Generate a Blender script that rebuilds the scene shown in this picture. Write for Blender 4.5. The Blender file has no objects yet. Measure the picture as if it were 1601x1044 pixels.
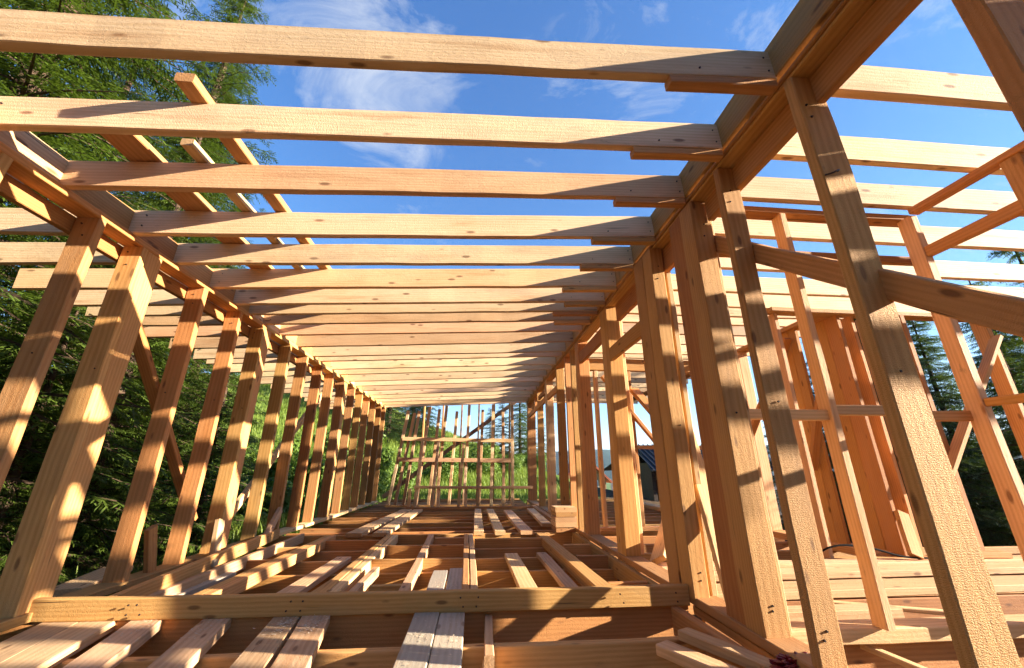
import bpy, bmesh, math, random
from mathutils import Vector, Matrix, noise as mnoise
random.seed(7)
R = math.radians
S = bpy.context.scene
C = S.collection

# ------------------------------------------------------------------ camera
cam = bpy.data.cameras.new("camera")
cam.sensor_width = 36.0; cam.sensor_fit = 'HORIZONTAL'; cam.lens = 13.784
cam.clip_start = 0.05; cam.clip_end = 6000
camo = bpy.data.objects.new("camera", cam); C.objects.link(camo)
camo.location = (0, 0, 0.86)
camo.rotation_euler = (R(90 + 18.977), 0, R(-5.095))
S.camera = camo

# ------------------------------------------------------------------ light
TO_SUN = Vector((0.65, -0.142, 0.172)).normalized()
el = math.asin(TO_SUN.z); az = math.atan2(TO_SUN.x, TO_SUN.y)
w = bpy.data.worlds.new("World"); S.world = w; w.use_nodes = True
wn = w.node_tree; wn.nodes.clear()
def N(t, ty, **kw):
    n = t.nodes.new(ty)
    for k, v in kw.items(): setattr(n, k, v)
    return n
def L(t, a, b): t.links.new(a, b)
out = N(wn, 'ShaderNodeOutputWorld'); bg = N(wn, 'ShaderNodeBackground')
sky = N(wn, 'ShaderNodeTexSky', sky_type='NISHITA', sun_disc=False)
sky.sun_elevation = el; sky.sun_rotation = az
sky.altitude = 2200; sky.air_density = 1.0; sky.dust_density = 0.02; sky.ozone_density = 2.8
tc = N(wn, 'ShaderNodeTexCoord')
mp = N(wn, 'ShaderNodeMapping'); mp.inputs['Scale'].default_value = (1.0, 1.3, 1.7); mp.inputs['Rotation'].default_value = (0.2, 0.5, 0.35)
nz = N(wn, 'ShaderNodeTexNoise'); nz.inputs['Scale'].default_value = 3.4; nz.inputs['Detail'].default_value = 12; nz.inputs['Roughness'].default_value = 0.66; nz.inputs['Distortion'].default_value = 0.9
nb = N(wn, 'ShaderNodeTexNoise'); nb.inputs['Scale'].default_value = 1.6; nb.inputs['Detail'].default_value = 2
L(wn, tc.outputs['Generated'], mp.inputs['Vector']); L(wn, mp.outputs[0], nz.inputs['Vector']); L(wn, tc.outputs['Generated'], nb.inputs['Vector'])
# one cloud bank in the direction above the back of the frame
dt = N(wn, 'ShaderNodeVectorMath', operation='DOT_PRODUCT'); dt.inputs[1].default_value = Vector((-0.236, 0.618, 0.75)).normalized()
L(wn, tc.outputs['Generated'], dt.inputs[0])
bank = N(wn, 'ShaderNodeMapRange'); bank.inputs[1].default_value = 0.975; bank.inputs[2].default_value = 1.0; bank.inputs[3].default_value = 0.0; bank.inputs[4].default_value = 0.23
L(wn, dt.outputs['Value'], bank.inputs[0])
ad = N(wn, 'ShaderNodeMath', operation='ADD'); L(wn, nz.outputs['Fac'], ad.inputs[0]); L(wn, bank.outputs[0], ad.inputs[1])
mr = N(wn, 'ShaderNodeMapRange'); mr.inputs[1].default_value = 0.565; mr.inputs[2].default_value = 0.88; mr.inputs[3].default_value = 0.0; mr.inputs[4].default_value = 0.85
L(wn, ad.outputs[0], mr.inputs[0])
hs = N(wn, 'ShaderNodeHueSaturation'); hs.inputs['Hue'].default_value = .512; hs.inputs['Saturation'].default_value = 1.2; hs.inputs['Value'].default_value = 2.0
L(wn, sky.outputs[0], hs.inputs['Color'])
# soften the glare of the horizon band
dv = N(wn, 'ShaderNodeVectorMath', operation='MULTIPLY_ADD'); dv.inputs[1].default_value = (.085, .085, .085); dv.inputs[2].default_value = (1, 1, 1)
dd = N(wn, 'ShaderNodeVectorMath', operation='DIVIDE')
L(wn, hs.outputs[0], dv.inputs[0]); L(wn, hs.outputs[0], dd.inputs[0]); L(wn, dv.outputs[0], dd.inputs[1])
mx = N(wn, 'ShaderNodeMix', data_type='RGBA'); mx.inputs['B'].default_value = (3.3, 3.5, 3.75, 1)
L(wn, mr.outputs[0], mx.inputs['Factor']); L(wn, dd.outputs[0], mx.inputs['A'])
L(wn, mx.outputs['Result'], bg.inputs['Color']); bg.inputs['Strength'].default_value = 0.052
L(wn, bg.outputs[0], out.inputs['Surface'])
sl = bpy.data.lights.new("sun", 'SUN'); sl.energy = 5.0; sl.angle = R(0.5); sl.color = (1.0, 0.88, 0.72)
so = bpy.data.objects.new("sun", sl); C.objects.link(so); so.location = (10, -5, 8)
so.rotation_euler = (-TO_SUN).to_track_quat('-Z', 'Y').to_euler()
S.view_settings.view_transform = 'Standard'; S.view_settings.look = 'None'
S.view_settings.exposure = 2.4; S.view_settings.gamma = 1.0
S.render.engine = 'CYCLES'
S.cycles.max_bounces = 8; S.cycles.diffuse_bounces = 5; S.cycles.transparent_max_bounces = 4

# ------------------------------------------------------------------ materials
def ramp(t, fac, stops):
    n = N(t, 'ShaderNodeValToRGB'); e = n.color_ramp.elements
    while len(e) < len(stops): e.new(0.5)
    for i, (p, c) in enumerate(stops): e[i].position = p; e[i].color = c if len(c) == 4 else (*c, 1)
    L(t, fac, n.inputs[0]); return n
def mixc(t, f, a, b, mode='MIX'):
    n = N(t, 'ShaderNodeMix', data_type='RGBA', blend_type=mode)
    for k, v in (('Factor', f), ('A', a), ('B', b)):
        if hasattr(v, 'is_output'): L(t, v, n.inputs[k])
        elif k == 'Factor': n.inputs[k].default_value = v
        else: n.inputs[k].default_value = (*v, 1)
    return n.outputs['Result']
def math_(t, op, a, b=None):
    n = N(t, 'ShaderNodeMath', operation=op)
    for i, v in enumerate((a, b)):
        if v is None: continue
        if hasattr(v, 'is_output'): L(t, v, n.inputs[i])
        else: n.inputs[i].default_value = v
    return n.outputs[0]
def mapping(t, v, s):
    n = N(t, 'ShaderNodeMapping'); n.inputs['Scale'].default_value = s; L(t, v, n.inputs['Vector']); return n.outputs[0]
def noise(t, v, scale, detail=3, rough=.5, dist=0):
    n = N(t, 'ShaderNodeTexNoise'); L(t, v, n.inputs['Vector'])
    n.inputs['Scale'].default_value = scale; n.inputs['Detail'].default_value = detail; n.inputs['Roughness'].default_value = rough; n.inputs['Distortion'].default_value = dist
    return n.outputs['Fac']
def newmat(name):
    m = bpy.data.materials.new(name); m.use_nodes = True; t = m.node_tree; t.nodes.clear()
    o = N(t, 'ShaderNodeOutputMaterial'); b = N(t, 'ShaderNodeBsdfPrincipled'); L(t, b.outputs[0], o.inputs[0])
    return m, t, b
def wood(name, light, dark, grey=0.0, stain=0.25, rough=0.72):
    m, t, b = newmat(name)
    tc = N(t, 'ShaderNodeTexCoord'); oi = N(t, 'ShaderNodeObjectInfo')
    off = N(t, 'ShaderNodeVectorMath', operation='SCALE'); off.inputs[0].default_value = (37.0, .55, -.8); L(t, oi.outputs['Random'], off.inputs['Scale'])
    va = N(t, 'ShaderNodeVectorMath', operation='ADD'); L(t, tc.outputs['Object'], va.inputs[0]); L(t, off.outputs[0], va.inputs[1])
    v = va.outputs[0]
    # long cathedral grain: bands across the width, stretched along the board
    wv = N(t, 'ShaderNodeTexWave', wave_type='RINGS', rings_direction='X', wave_profile='SIN')
    L(t, mapping(t, v, (0.16, 1.0, 1.0)), wv.inputs['Vector'])
    wv.inputs['Scale'].default_value = 16; wv.inputs['Distortion'].default_value = 3.2; wv.inputs['Detail'].default_value = 3; wv.inputs['Detail Scale'].default_value = 1.1; wv.inputs['Detail Roughness'].default_value = .6
    fib = noise(t, mapping(t, v, (5, 150, 150)), 1.0, 3, .6)
    broad = noise(t, mapping(t, v, (1.1, 5, 5)), 1.0, 4, .6, .4)
    g = math_(t, 'ADD', math_(t, 'MULTIPLY', wv.outputs['Fac'], .20), math_(t, 'ADD', math_(t, 'MULTIPLY', fib, .30), math_(t, 'MULTIPLY', broad, .72)))
    col = ramp(t, g, [(0.28, dark), (0.72, light)]).outputs[0]
    # knots
    vo = N(t, 'ShaderNodeTexVoronoi', feature='F1'); L(t, mapping(t, v, (3.1, 9.5, 9.5)), vo.inputs['Vector']); vo.inputs['Scale'].default_value = 1.0
    kn = N(t, 'ShaderNodeMapRange'); kn.inputs[1].default_value = 0.08; kn.inputs[2].default_value = 0.15; kn.inputs[3].default_value = 1.0; kn.inputs[4].default_value = 0.0
    L(t, vo.outputs['Distance'], kn.inputs[0])
    col = mixc(t, math_(t, 'MULTIPLY', kn.outputs[0], .75), col, (0.13, 0.055, 0.02))
    # grey-brown weathering and dirt
    st = noise(t, mapping(t, v, (.8, 3.2, 3.2)), 1.3, 7, .68)
    sm = N(t, 'ShaderNodeMapRange'); sm.inputs[1].default_value = .52 - grey * .35; sm.inputs[2].default_value = .80 - grey * .2; sm.inputs[4].default_value = stain + grey * .55; L(t, st, sm.inputs[0])
    r4 = math_(t, 'ADD', math_(t, 'MULTIPLY', math_(t, 'FRACT', math_(t, 'MULTIPLY', oi.outputs['Random'], 29.3)), 1.7), .25)
    col = mixc(t, math_(t, 'MINIMUM', math_(t, 'MULTIPLY', sm.outputs[0], r4), .9), col, (0.30, 0.235, 0.165) if grey < .5 else (0.40, 0.35, 0.27))
    bl = noise(t, mapping(t, v, (2.2, 7, 7)), 2.1, 5, .7)
    bm_ = N(t, 'ShaderNodeMapRange'); bm_.inputs[1].default_value = .655; bm_.inputs[2].default_value = .78; bm_.inputs[4].default_value = .65; L(t, bl, bm_.inputs[0])
    col = mixc(t, bm_.outputs[0], col, (0.10, 0.07, 0.05))
    # drying cracks along the grain and ochre streaks
    ck = noise(t, mapping(t, v, (1.3, 46, 46)), 1.0, 2, .5, .25)
    cm_ = N(t, 'ShaderNodeMapRange'); cm_.inputs[1].default_value = .735; cm_.inputs[2].default_value = .765; cm_.inputs[4].default_value = .8; L(t, ck, cm_.inputs[0])
    col = mixc(t, cm_.outputs[0], col, (0.09, 0.05, 0.025))
    oc = noise(t, mapping(t, v, (.7, 9, 9)), 1.7, 4, .6)
    om = N(t, 'ShaderNodeMapRange'); om.inputs[1].default_value = .55; om.inputs[2].default_value = .72; om.inputs[4].default_value = .5; L(t, oc, om.inputs[0])
    col = mixc(t, om.outputs[0], col, (0.40, 0.20, 0.065))
    # pale and dark boards in one stack of timber
    h = N(t, 'ShaderNodeHueSaturation'); L(t, col, h.inputs['Color'])
    r1 = N(t, 'ShaderNodeMapRange'); L(t, oi.outputs['Random'], r1.inputs[0]); r1.inputs[3].default_value = .76; r1.inputs[4].default_value = 1.2
    L(t, r1.outputs[0], h.inputs['Value'])
    r2 = math_(t, 'FRACT', math_(t, 'MULTIPLY', oi.outputs['Random'], 7.31))
    r3 = N(t, 'ShaderNodeMapRange'); L(t, r2, r3.inputs[0]); r3.inputs[3].default_value = .486; r3.inputs[4].default_value = .504
    L(t, r3.outputs[0], h.inputs['Hue'])
    # sawn end grain is a little darker
    sp = N(t, 'ShaderNodeSeparateXYZ'); L(t, tc.outputs['Normal'], sp.inputs[0])
    en = math_(t, 'GREATER_THAN', math_(t, 'ABSOLUTE', sp.outputs[0]), .9)
    col = mixc(t, math_(t, 'MULTIPLY', en, .35), h.outputs[0], (0.36, 0.20, 0.085))
    L(t, col, b.inputs['Base Color'])
    b.inputs['Roughness'].default_value = rough; b.inputs['Specular IOR Level'].default_value = .25
    # rough-sawn relief: fibre, and saw marks across the board
    sw = N(t, 'ShaderNodeTexWave', wave_type='BANDS', bands_direction='X'); L(t, v, sw.inputs['Vector'])
    sw.inputs['Scale'].default_value = 42; sw.inputs['Distortion'].default_value = 9; sw.inputs['Detail'].default_value = 2; sw.inputs['Detail Scale'].default_value = 3
    sawmask = math_(t, 'MULTIPLY', noise(t, v, 2.2, 2), math_(t, 'MULTIPLY', math_(t, 'FRACT', math_(t, 'MULTIPLY', oi.outputs['Random'], 13.7)), 2.0))
    lump = noise(t, mapping(t, v, (34, 70, 70)), 1.0, 5, .7, .8)
    hh = math_(t, 'ADD', math_(t, 'MULTIPLY', fib, .35), math_(t, 'ADD', math_(t, 'MULTIPLY', math_(t, 'MULTIPLY', sw.outputs['Fac'], sawmask), .38), math_(t, 'ADD', math_(t, 'MULTIPLY', lump, .8), math_(t, 'MULTIPLY', cm_.outputs[0], -1.5))))
    bu = N(t, 'ShaderNodeBump'); bu.inputs['Strength'].default_value = .6; bu.inputs['Distance'].default_value = .005; L(t, hh, bu.inputs['Height']); L(t, bu.outputs[0], b.inputs['Normal'])
    return m
W = {
 'fresh': wood('fresh_spruce_timber', (0.57, 0.315, 0.108), (0.38, 0.180, 0.046)),
 'pale':  wood('pale_spruce_timber', (0.68, 0.445, 0.225), (0.50, 0.285, 0.115), 0, .18),
 'orange': wood('orange_spruce_timber', (0.53, 0.265, 0.080), (0.36, 0.155, 0.036), 0, .15),
 'weathered': wood('weathered_spruce_timber', (0.64, 0.425, 0.225), (0.43, 0.245, 0.100), .22, .30),
 'joist': wood('pale_joist_timber', (0.78, 0.565, 0.325), (0.57, 0.375, 0.175), .08, .25),
 'grey':  wood('greyed_spruce_timber', (0.55, 0.45, 0.32), (0.34, 0.25, 0.16), .8, .4),
 'dark':  wood('dark_stained_timber', (0.30, 0.18, 0.09), (0.15, 0.08, 0.035), .1, .4),
}
def simple(name, col, rough=.7, var=0.3, scale=4.0, metal=0, spec=.3, bump=0):
    m, t, b = newmat(name); tc = N(t, 'ShaderNodeTexCoord')
    f = noise(t, tc.outputs['Object'], scale, 5, .6)
    d = tuple(c * (1 - var) for c in col); l = tuple(min(1, c * (1 + var)) for c in col)
    L(t, ramp(t, f, [(.3, d), (.7, l)]).outputs[0], b.inputs['Base Color'])
    b.inputs['Roughness'].default_value = rough; b.inputs['Metallic'].default_value = metal; b.inputs['Specular IOR Level'].default_value = spec
    if bump:
        bu = N(t, 'ShaderNodeBump'); bu.inputs['Strength'].default_value = bump; bu.inputs['Distance'].default_value = .02; L(t, f, bu.inputs['Height']); L(t, bu.outputs[0], b.inputs['Normal'])
    return m

# ------------------------------------------------------------------ builders
def tag(o, label=None, cat=None, group=None, kind=None):
    if label: o['label'] = label
    if cat: o['category'] = cat
    if group: o['group'] = group
    if kind: o['kind'] = kind
    return o
def empty(name, loc, label, cat, group=None):
    o = bpy.data.objects.new(name, None); C.objects.link(o); o.location = loc; o.empty_display_size = .2
    return tag(o, label, cat, group)
def link(name, me, mat, parent=None, M=None):
    o = bpy.data.objects.new(name, me); C.objects.link(o)
    for m in (mat if isinstance(mat, (list, tuple)) else [mat]): me.materials.append(m)
    M = M or Matrix()
    if parent is not None:
        o.parent = parent; M = Matrix.Translation(-parent.location) @ M
    o.matrix_local = M
    return o
def board_mesh(Ln, w, h, wob=.0055, ch=.005, wane=0.0):
    """a sawn board along local X, slightly bowed, with worn edges"""
    n = max(2, min(22, int(Ln / .28))); vs = []; fs = []
    ch = min(ch, w * .2, h * .2)
    ph1, ph2 = random.uniform(0, 6), random.uniform(0, 6); bow = random.uniform(-1, 1) * min(.012, Ln * .0024); cr = random.uniform(-1, 1) * min(.009, Ln * .0018)
    for i in range(n + 1):
        s = i / n; x = (s - .5) * Ln
        by = bow * (1 - (2 * s - 1) ** 2) + random.uniform(-1, 1) * wob * .4; bz = cr * (1 - (2 * s - 1) ** 2) + random.uniform(-1, 1) * wob * .4
        a, b = w / 2 + random.uniform(-1, 1) * wob * .35, h / 2 + random.uniform(-1, 1) * wob * .35
        wn_ = wane * (0.55 + .45 * math.sin(s * 7.0 + ph1))
        for y, z in ((-a + ch, -b), (a - ch, -b), (a, -b + ch), (a, b - ch), (a - ch, b), (-a + ch, b), (-a, b - ch), (-a, -b + ch)):
            if wane and y > 0: y -= wn_
            vs.append((x, y + by, z + bz))
    for i in range(n):
        for k in range(8):
            fs.append((i * 8 + k, i * 8 + (k + 1) % 8, (i + 1) * 8 + (k + 1) % 8, (i + 1) * 8 + k))
    fs.append(tuple(range(7, -1, -1))); fs.append(tuple(n * 8 + k for k in range(8)))
    me = bpy.data.meshes.new("board"); me.from_pydata(vs, [], fs)
    bm = bmesh.new(); bm.from_mesh(me); bmesh.ops.recalc_face_normals(bm, faces=bm.faces); bm.to_mesh(me); bm.free()
    return me
def board(name, p0, p1, w, h, up=(0, 0, 1), mat='fresh', parent=None, wob=.0055, wane=0.0, ch=.005):
    """board whose centre line runs p0 -> p1, h measured along up, w across"""
    p0, p1 = Vector(p0), Vector(p1); X = (p1 - p0); Ln = X.length; X.normalize()
    U = Vector(up); Z = (U - X * U.dot(X)).normalized(); Y = Z.cross(X)
    M = Matrix((X, Y, Z)).transposed().to_4x4(); M.translation = (p0 + p1) / 2
    return link(name, board_mesh(Ln, w, h, wob, ch, wane), W[mat] if isinstance(mat, str) else mat, parent, M)
def bx(name, x0, x1, y0, y1, z0, z1, mat='fresh', parent=None, wob=.0055, wane=0.0):
    cx, cy, cz = (x0 + x1) / 2, (y0 + y1) / 2, (z0 + z1) / 2; a, b, c = x1 - x0, y1 - y0, z1 - z0
    if a >= b and a >= c: return board(name, (x0, cy, cz), (x1, cy, cz), b, c, (0, 0, 1), mat, parent, wob, wane)
    if b >= a and b >= c: return board(name, (cx, y0, cz), (cx, y1, cz), a, c, (0, 0, 1), mat, parent, wob, wane)
    return board(name, (cx, cy, z0), (cx, cy, z1), a, b, (0, 1, 0), mat, parent, wob, wane)
ORD = "first second third fourth fifth sixth seventh eighth ninth tenth eleventh twelfth thirteenth fourteenth fifteenth sixteenth seventeenth eighteenth nineteenth twentieth twenty-first twenty-second twenty-third twenty-fourth twenty-fifth twenty-sixth".split()
def pick(*a): return random.choice(a)
def zc(x): return 2.532 + (x + 2.6) * 0.0473          # underside of the ceiling joists, a little out of level

# ------------------------------------------------------------------ wall frame beside the forest
XL = -2.6
lw = empty('wall_frame', (XL, 5, 0), 'long timber stud wall frame standing in front of the dark spruce forest', 'wall frame', 'timber wall frames of the house')
ystud = [0.10, 0.72, 1.33, 1.925, 2.515, 2.89, 3.62, 4.22, 4.715, 5.45, 6.035, 6.64, 7.215, 7.85, 8.55, 9.17, 9.78, 10.42, 11.05, 11.58]
for y in ystud:
    bx('stud', XL - .15, XL, y, y + .057, .05, 2.482, pick('fresh', 'fresh', 'orange'), lw)
for y in (2.95, 4.775, 7.91):
    bx('stud', XL - .10, XL - .004, y, y + .15, .05, 2.480, pick('fresh', 'pale'), lw)
bx('bottom_plate', XL - .16, XL + .01, -1, 6.0, 0, .05, 'fresh', lw); bx('bottom_plate', XL - .16, XL + .012, 6.002, 11.75, .001, .05, 'pale', lw)
bx('top_plate', XL - .152, XL + .003, -1, 4.745, 2.482, 2.532, 'orange', lw); bx('top_plate', XL - .15, XL, 4.747, 11.75, 2.482, 2.532, 'fresh', lw)
bx('header_board', XL - .205, XL - .153, -1, 6.3, 2.365, 2.482, 'orange', lw); bx('header_board', XL - .205, XL - .155, 6.302, 11.75, 2.365, 2.482, 'fresh', lw)
YJ = [1.33, 1.79, 2.25, 2.76, 3.23, 3.71, 4.11, 4.41, 4.73, 5.15, 5.66, 6.21, 6.50, 7.07, 7.49, 8.08, 8.57, 9.10, 9.64, 10.19, 10.69, 11.20, 11.58]
YB = [-0.05, 0.41, 0.87]
allj = YB + YJ
for a, b in zip(allj[:-1], allj[1:]):
    bx('blocking', XL - .075, XL - .03, a + .054, b - .003, 2.534, 2.715, pick('fresh', 'pale', 'orange'), lw)
board('brace', (XL - .235, 3.08, 2.25), (XL - .235, 4.62, .38), .05, .10, (1, 0, 0), 'orange', lw)
board('brace', (XL - .235, 5.2, .28), (XL - .235, 7.6, 2.28), .10, .05, (1, 0, 0), 'pale', lw)

# ------------------------------------------------------------------ wall frame between the two rooms
XR = 1.48
rw = empty('wall_frame', (XR, 5, 0), 'tall timber stud wall frame between the two rooms, carrying the joist beam', 'wall frame', 'timber wall frames of the house')
for y0, y1, x0, x1, mt, wn_ in [(.05, .10, 1.48, 1.63, 'fresh', 0), (.66, .715, 1.48, 1.63, 'orange', 0), (1.275, 1.33, 1.48, 1.635, 'fresh', .022), (1.895, 1.95, 1.48, 1.605, 'fresh', .006),
        (2.39, 2.57, 1.485, 1.60, 'orange', 0), (2.23, 2.388, 1.475, 1.615, 'fresh', 0),
        (2.87, 3.03, 1.455, 1.565, 'fresh', 0), (3.034, 3.22, 1.45, 1.56, 'fresh', 0), (2.91, 2.96, 1.60, 1.645, 'pale', 0),
        (4.17, 4.275, 1.48, 1.635, 'orange', 0), (4.277, 4.42, 1.482, 1.63, 'fresh', 0), (4.30, 4.36, 1.66, 1.72, 'pale', 0),
        (5.49, 5.60, 1.48, 1.635, 'orange', 0), (5.602, 5.72, 1.483, 1.63, 'fresh', 0), (5.98, 6.03, 1.48, 1.56, 'fresh', 0), (6.40, 6.46, 1.478, 1.63, 'fresh', 0),
        (7.15, 7.22, 1.48, 1.63, 'orange', 0), (7.23, 7.28, 1.50, 1.64, 'fresh', 0), (8.27, 8.48, 1.48, 1.625, 'pale', 0), (9.6, 9.65, 1.48, 1.63, 'fresh', 0), (11.42, 11.60, 1.48, 1.71, 'fresh', 0)]:
    bx('stud', x0, x1, y0, y1, .05, 2.675, mt, rw, .006, wn_)
bx('bottom_plate', XR - .01, XR + .16, -1, 11.8, .0, .05, 'fresh', rw)
bx('top_plate', XR, XR + .15, -1, 6.0, 2.675, 2.697, 'fresh', rw); bx('top_plate', XR, XR + .15, 6.002, 11.75, 2.675, 2.697, 'orange', rw)
bx('top_plate', XR - .004, XR + .146, -1, 11.75, 2.700, 2.726, 'fresh', rw)
for a, b in ((-1, 3.6), (3.602, 8.2), (8.202, 11.75)):
    bx('joist_beam', XR - .02, XR + .03, a, b, 2.729, 2.945, 'fresh', rw)
bx('header_board', XR + .104, XR + .150, -1, 2.22, 2.515, 2.674, 'fresh', rw)
bx('header_board', XR + .10, XR + .15, 2.4, 4.1, 2.47, 2.674, 'orange', rw)
for y0, y1, z0, z1 in ((3.225, 4.165, 2.02, 2.17), (4.425, 5.485, 2.33, 2.50), (7.285, 11.41, 2.24, 2.36), (8.6, 9.5, 2.45, 2.55)):
    bx('lintel', XR + .01, XR + .06, y0, y1, z0, z1, pick('fresh', 'orange'), rw)
for y in (8.9, 9.9, 10.4, 10.9):
    bx('cripple', XR + .06, XR + .12, y, y + .06, 2.362, 2.673, 'orange', rw)
board('brace', (1.60, 0.60, 1.00), (1.655, 2.48, 2.53), .05, .105, (0, -.6, .75), 'fresh', rw)
board('brace', (1.70, 3.22, 1.40), (1.60, 2.62, .02), .05, .12, (1, 0, 0), 'pale', rw)
board('brace', (1.80, 4.35, 1.72), (1.72, 3.25, 1.05), .05, .10, (1, 0, 0), 'orange', rw)

# ------------------------------------------------------------------ ceiling joists
def joist(i, y, seen=True):
    x0 = -4.33 + random.uniform(-.05, .05); x1 = XR - .021
    nm = ORD[i] if seen else None
    lab = f"{nm} sawn ceiling joist back from the camera, spanning the long room" if seen else "sawn ceiling joist over the open front of the long room"
    c = empty('ceiling_joist', ((x0 + x1) / 2, y, zc(0)), lab, 'joist', 'ceiling joists spanning the long room')
    mt = pick('joist', 'joist', 'joist', 'pale') if i > 2 else ('joist', 'joist', 'pale')[i]
    h = .2 + random.uniform(-.008, .008)
    board('beam', (x0, y + .025, zc(x0) + h / 2), (x1, y + .025, zc(x1) + h / 2), .05, h, (0, 0, 1), mt, c, .0045)
    if i < 9:
        xa = .93 + random.uniform(-.06, .06)
        board('cleat', (xa, y + .03, zc(xa) - .027), (x1, y + .03, zc(x1) - .027), .06, .05, (0, 0, 1), 'fresh', c)
for y in YB: joist(0, y, False)
for i, y in enumerate(YJ): joist(i, y)
for i, y in enumerate([-.1, .36, .84] + YJ):
    j = i - 3
    lab = f"{ORD[j]} pale joist over the side room, counted from the camera" if j >= 0 else "pale joist over the open front of the side room"
    yy = y + (.052 if j > 4 else (.03, .02, -.03, -.08, .0)[max(j, 0)])
    o = board('ceiling_joist', (1.52, yy + .025, 2.829), (9.7 if y < 4.2 else 4.9, yy + .025, 2.86 if y < 4.2 else 2.845), .05, .2, (0, 0, 1), 'joist', None, .004)
    tag(o, lab, 'joist', 'ceiling joists over the side room')
for k in range(25):                                                   # boards added out of view on the side-room joists to shade posts and studs
    if k > 17 or k in (2, 3, 7, 8, 9, 13, 14, 15): continue
    xx = 4.65 + .2 * k
    tag(board('shade_board', (xx, -3.2 + random.uniform(-.3, .1), 2.985), (xx, 1.05 + random.uniform(-.35, .15), 2.985), .185, .045, (0, 0, 1), 'pale'), 'added unseen board across the side-room joists, shading the partition posts', 'board', 'added shade boards over the side room')
# loose battens on top of the joists
def loose(name, lab, cat, p0, p1, w, h, up=(0, 0, 1), mat='fresh', group=None, wob=.004):
    return tag(board(name, p0, p1, w, h, up, mat, None, wob), lab, cat, group)
GB = 'battens laid over the ceiling joists'
loose('batten', 'wide short board laid across the joist tops beside the spruce trees', 'batten', (-2.20, 1.86, 2.777), (-2.20, 4.55, 2.772), .20, .045, (0, 0, 1), 'fresh', GB)
loose('batten', 'middle batten of three laid over the joists, end sticking into the sky', 'batten', (-1.85, 2.10, 2.792), (-1.83, 5.1, 2.790), .075, .05, (0, 0, 1), 'pale', GB)
loose('batten', 'long batten over the joists with its sawn end overhanging the second joist', 'batten', (-1.58, 1.655, 2.805), (-1.60, 4.9, 2.802), .095, .055, (0, 0, 1), 'fresh', GB)

# ------------------------------------------------------------------ floor
FJ = [(2.56, -.05, 'fresh'), (2.985, -.006, 'orange'), (3.82, -.105, 'fresh'), (4.42, -.105, 'orange'), (5.02, -.105, 'fresh'), (5.62, -.105, 'fresh'), (6.15, -.003, 'fresh'), (6.7, -.05, 'orange'), (7.2, -.05, 'fresh'),
      (7.7, -.05, 'fresh'), (8.2, -.05, 'orange'), (8.7, -.05, 'fresh'), (9.2, -.05, 'fresh'), (9.7, -.05, 'fresh'), (10.2, -.05, 'pale'), (10.75, -.05, 'pale'), (11.3, -.05, 'pale'), (11.9, -.05, 'pale'), (12.5, -.05, 'pale'), (13.1, -.05, 'fresh'), (13.7, -.05, 'fresh')]
for i, (y, zt, mt) in enumerate(FJ):
    o = bx('floor_joist', -2.75, 1.46, y, y + .05, zt - .25, zt, mt, None, .004)
    tag(o, f"{ORD[i]} deep floor joist of the open long-room floor, counted from the camera", 'joist', 'floor joists of the long room')
GP = 'planks and studs lying on the floor joists'
def plank(lab, x0, y0, x1, y1, w, zt, h=.05, mat='fresh', cat='plank', nm='floor_plank', g=GP):
    return loose(nm, lab, cat, (x0, y0, zt - h / 2), (x1, y1, zt - h / 2), w, h, (0, 0, 1), mat, g)
# front strip, in front of the long cross board
plank('greyish plank beside the forest wall, outer one of a pair under the cross board', -2.43, 3.02, -2.09, 1.6, .20, .002, .05, 'weathered')
plank('greyish plank with ragged edge, inner one of the pair beside the forest wall', -2.225, 3.02, -1.885, 1.6, .19, .000, .055, 'weathered')
plank('single worn plank running under the cross board, second strip from the forest wall', -1.955, 3.02, -1.56, 1.6, .17, .0, .06, 'weathered')
plank('single plank with grey top under the cross board, third strip from the forest wall', -1.55, 3.02, -1.22, 1.6, .16, .0, .06, 'weathered')
plank('rough plank dusted with sawdust, outer one of the fourth pair', -1.14, 3.02, -.90, 1.6, .155, .0, .055, 'weathered')
plank('rough plank dusted with sawdust, inner one of the fourth pair', -.965, 3.02, -.70, 1.6, .165, .002, .055, 'weathered')
plank('dark grey plank in the middle of the floor, outer of the dark pair in front', -.275, 2.96, -.272, 1.75, .155, .003, .05, 'grey')
plank('dark grey plank in the middle of the floor, inner of the dark pair in front', -.117, 2.96, -.115, 1.75, .155, .0, .05, 'grey')
plank('short lath bridging the first two floor joists near the dark pair', .115, 2.99, .10, 2.40, .05, -.03, .09, 'pale')
plank('short board edge lying at the bottom of the first floor bay', .10, 2.56, .07, 1.9, .055, -.10, .12, 'pale')
# the long cross board and the frame lying behind it
cb = loose('cross_board', 'long cross board on edge spanning the floor from wall to wall', 'beam', (-2.62, 2.995, .062), (1.45, 2.955, .058), .05, .118, (0, 0, 1), 'fresh', None)
plank('double-height board on edge skewed along the foot of the forest wall', -2.22, 3.04, -2.55, 5.95, .05, .115, .115, 'fresh')
plank('board on edge just inside the skewed board at the forest wall', -2.22, 3.04, -2.30, 6.14, .05, .03, .11, 'pale')
plank('nailed pair of studs, outer half, third member from the forest wall', -1.98, 3.03, -1.97, 6.14, .07, .0, .10, 'fresh')
plank('nailed pair of studs, inner half, third member from the forest wall', -1.905, 3.03, -1.895, 6.14, .07, .002, .10, 'fresh')
plank('flat plank resting low between two floor members, fourth from the forest wall', -1.44, 3.05, -1.40, 5.0, .16, -.05, .05, 'weathered')
plank('narrow plank lying beside the low flat plank', -1.22, 3.05, -1.10, 4.95, .11, -.04, .05, 'fresh')
plank('pair of studs on edge, outer half, mid floor', -1.10, 3.03, -1.145, 6.14, .075, .0, .10, 'fresh')
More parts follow.
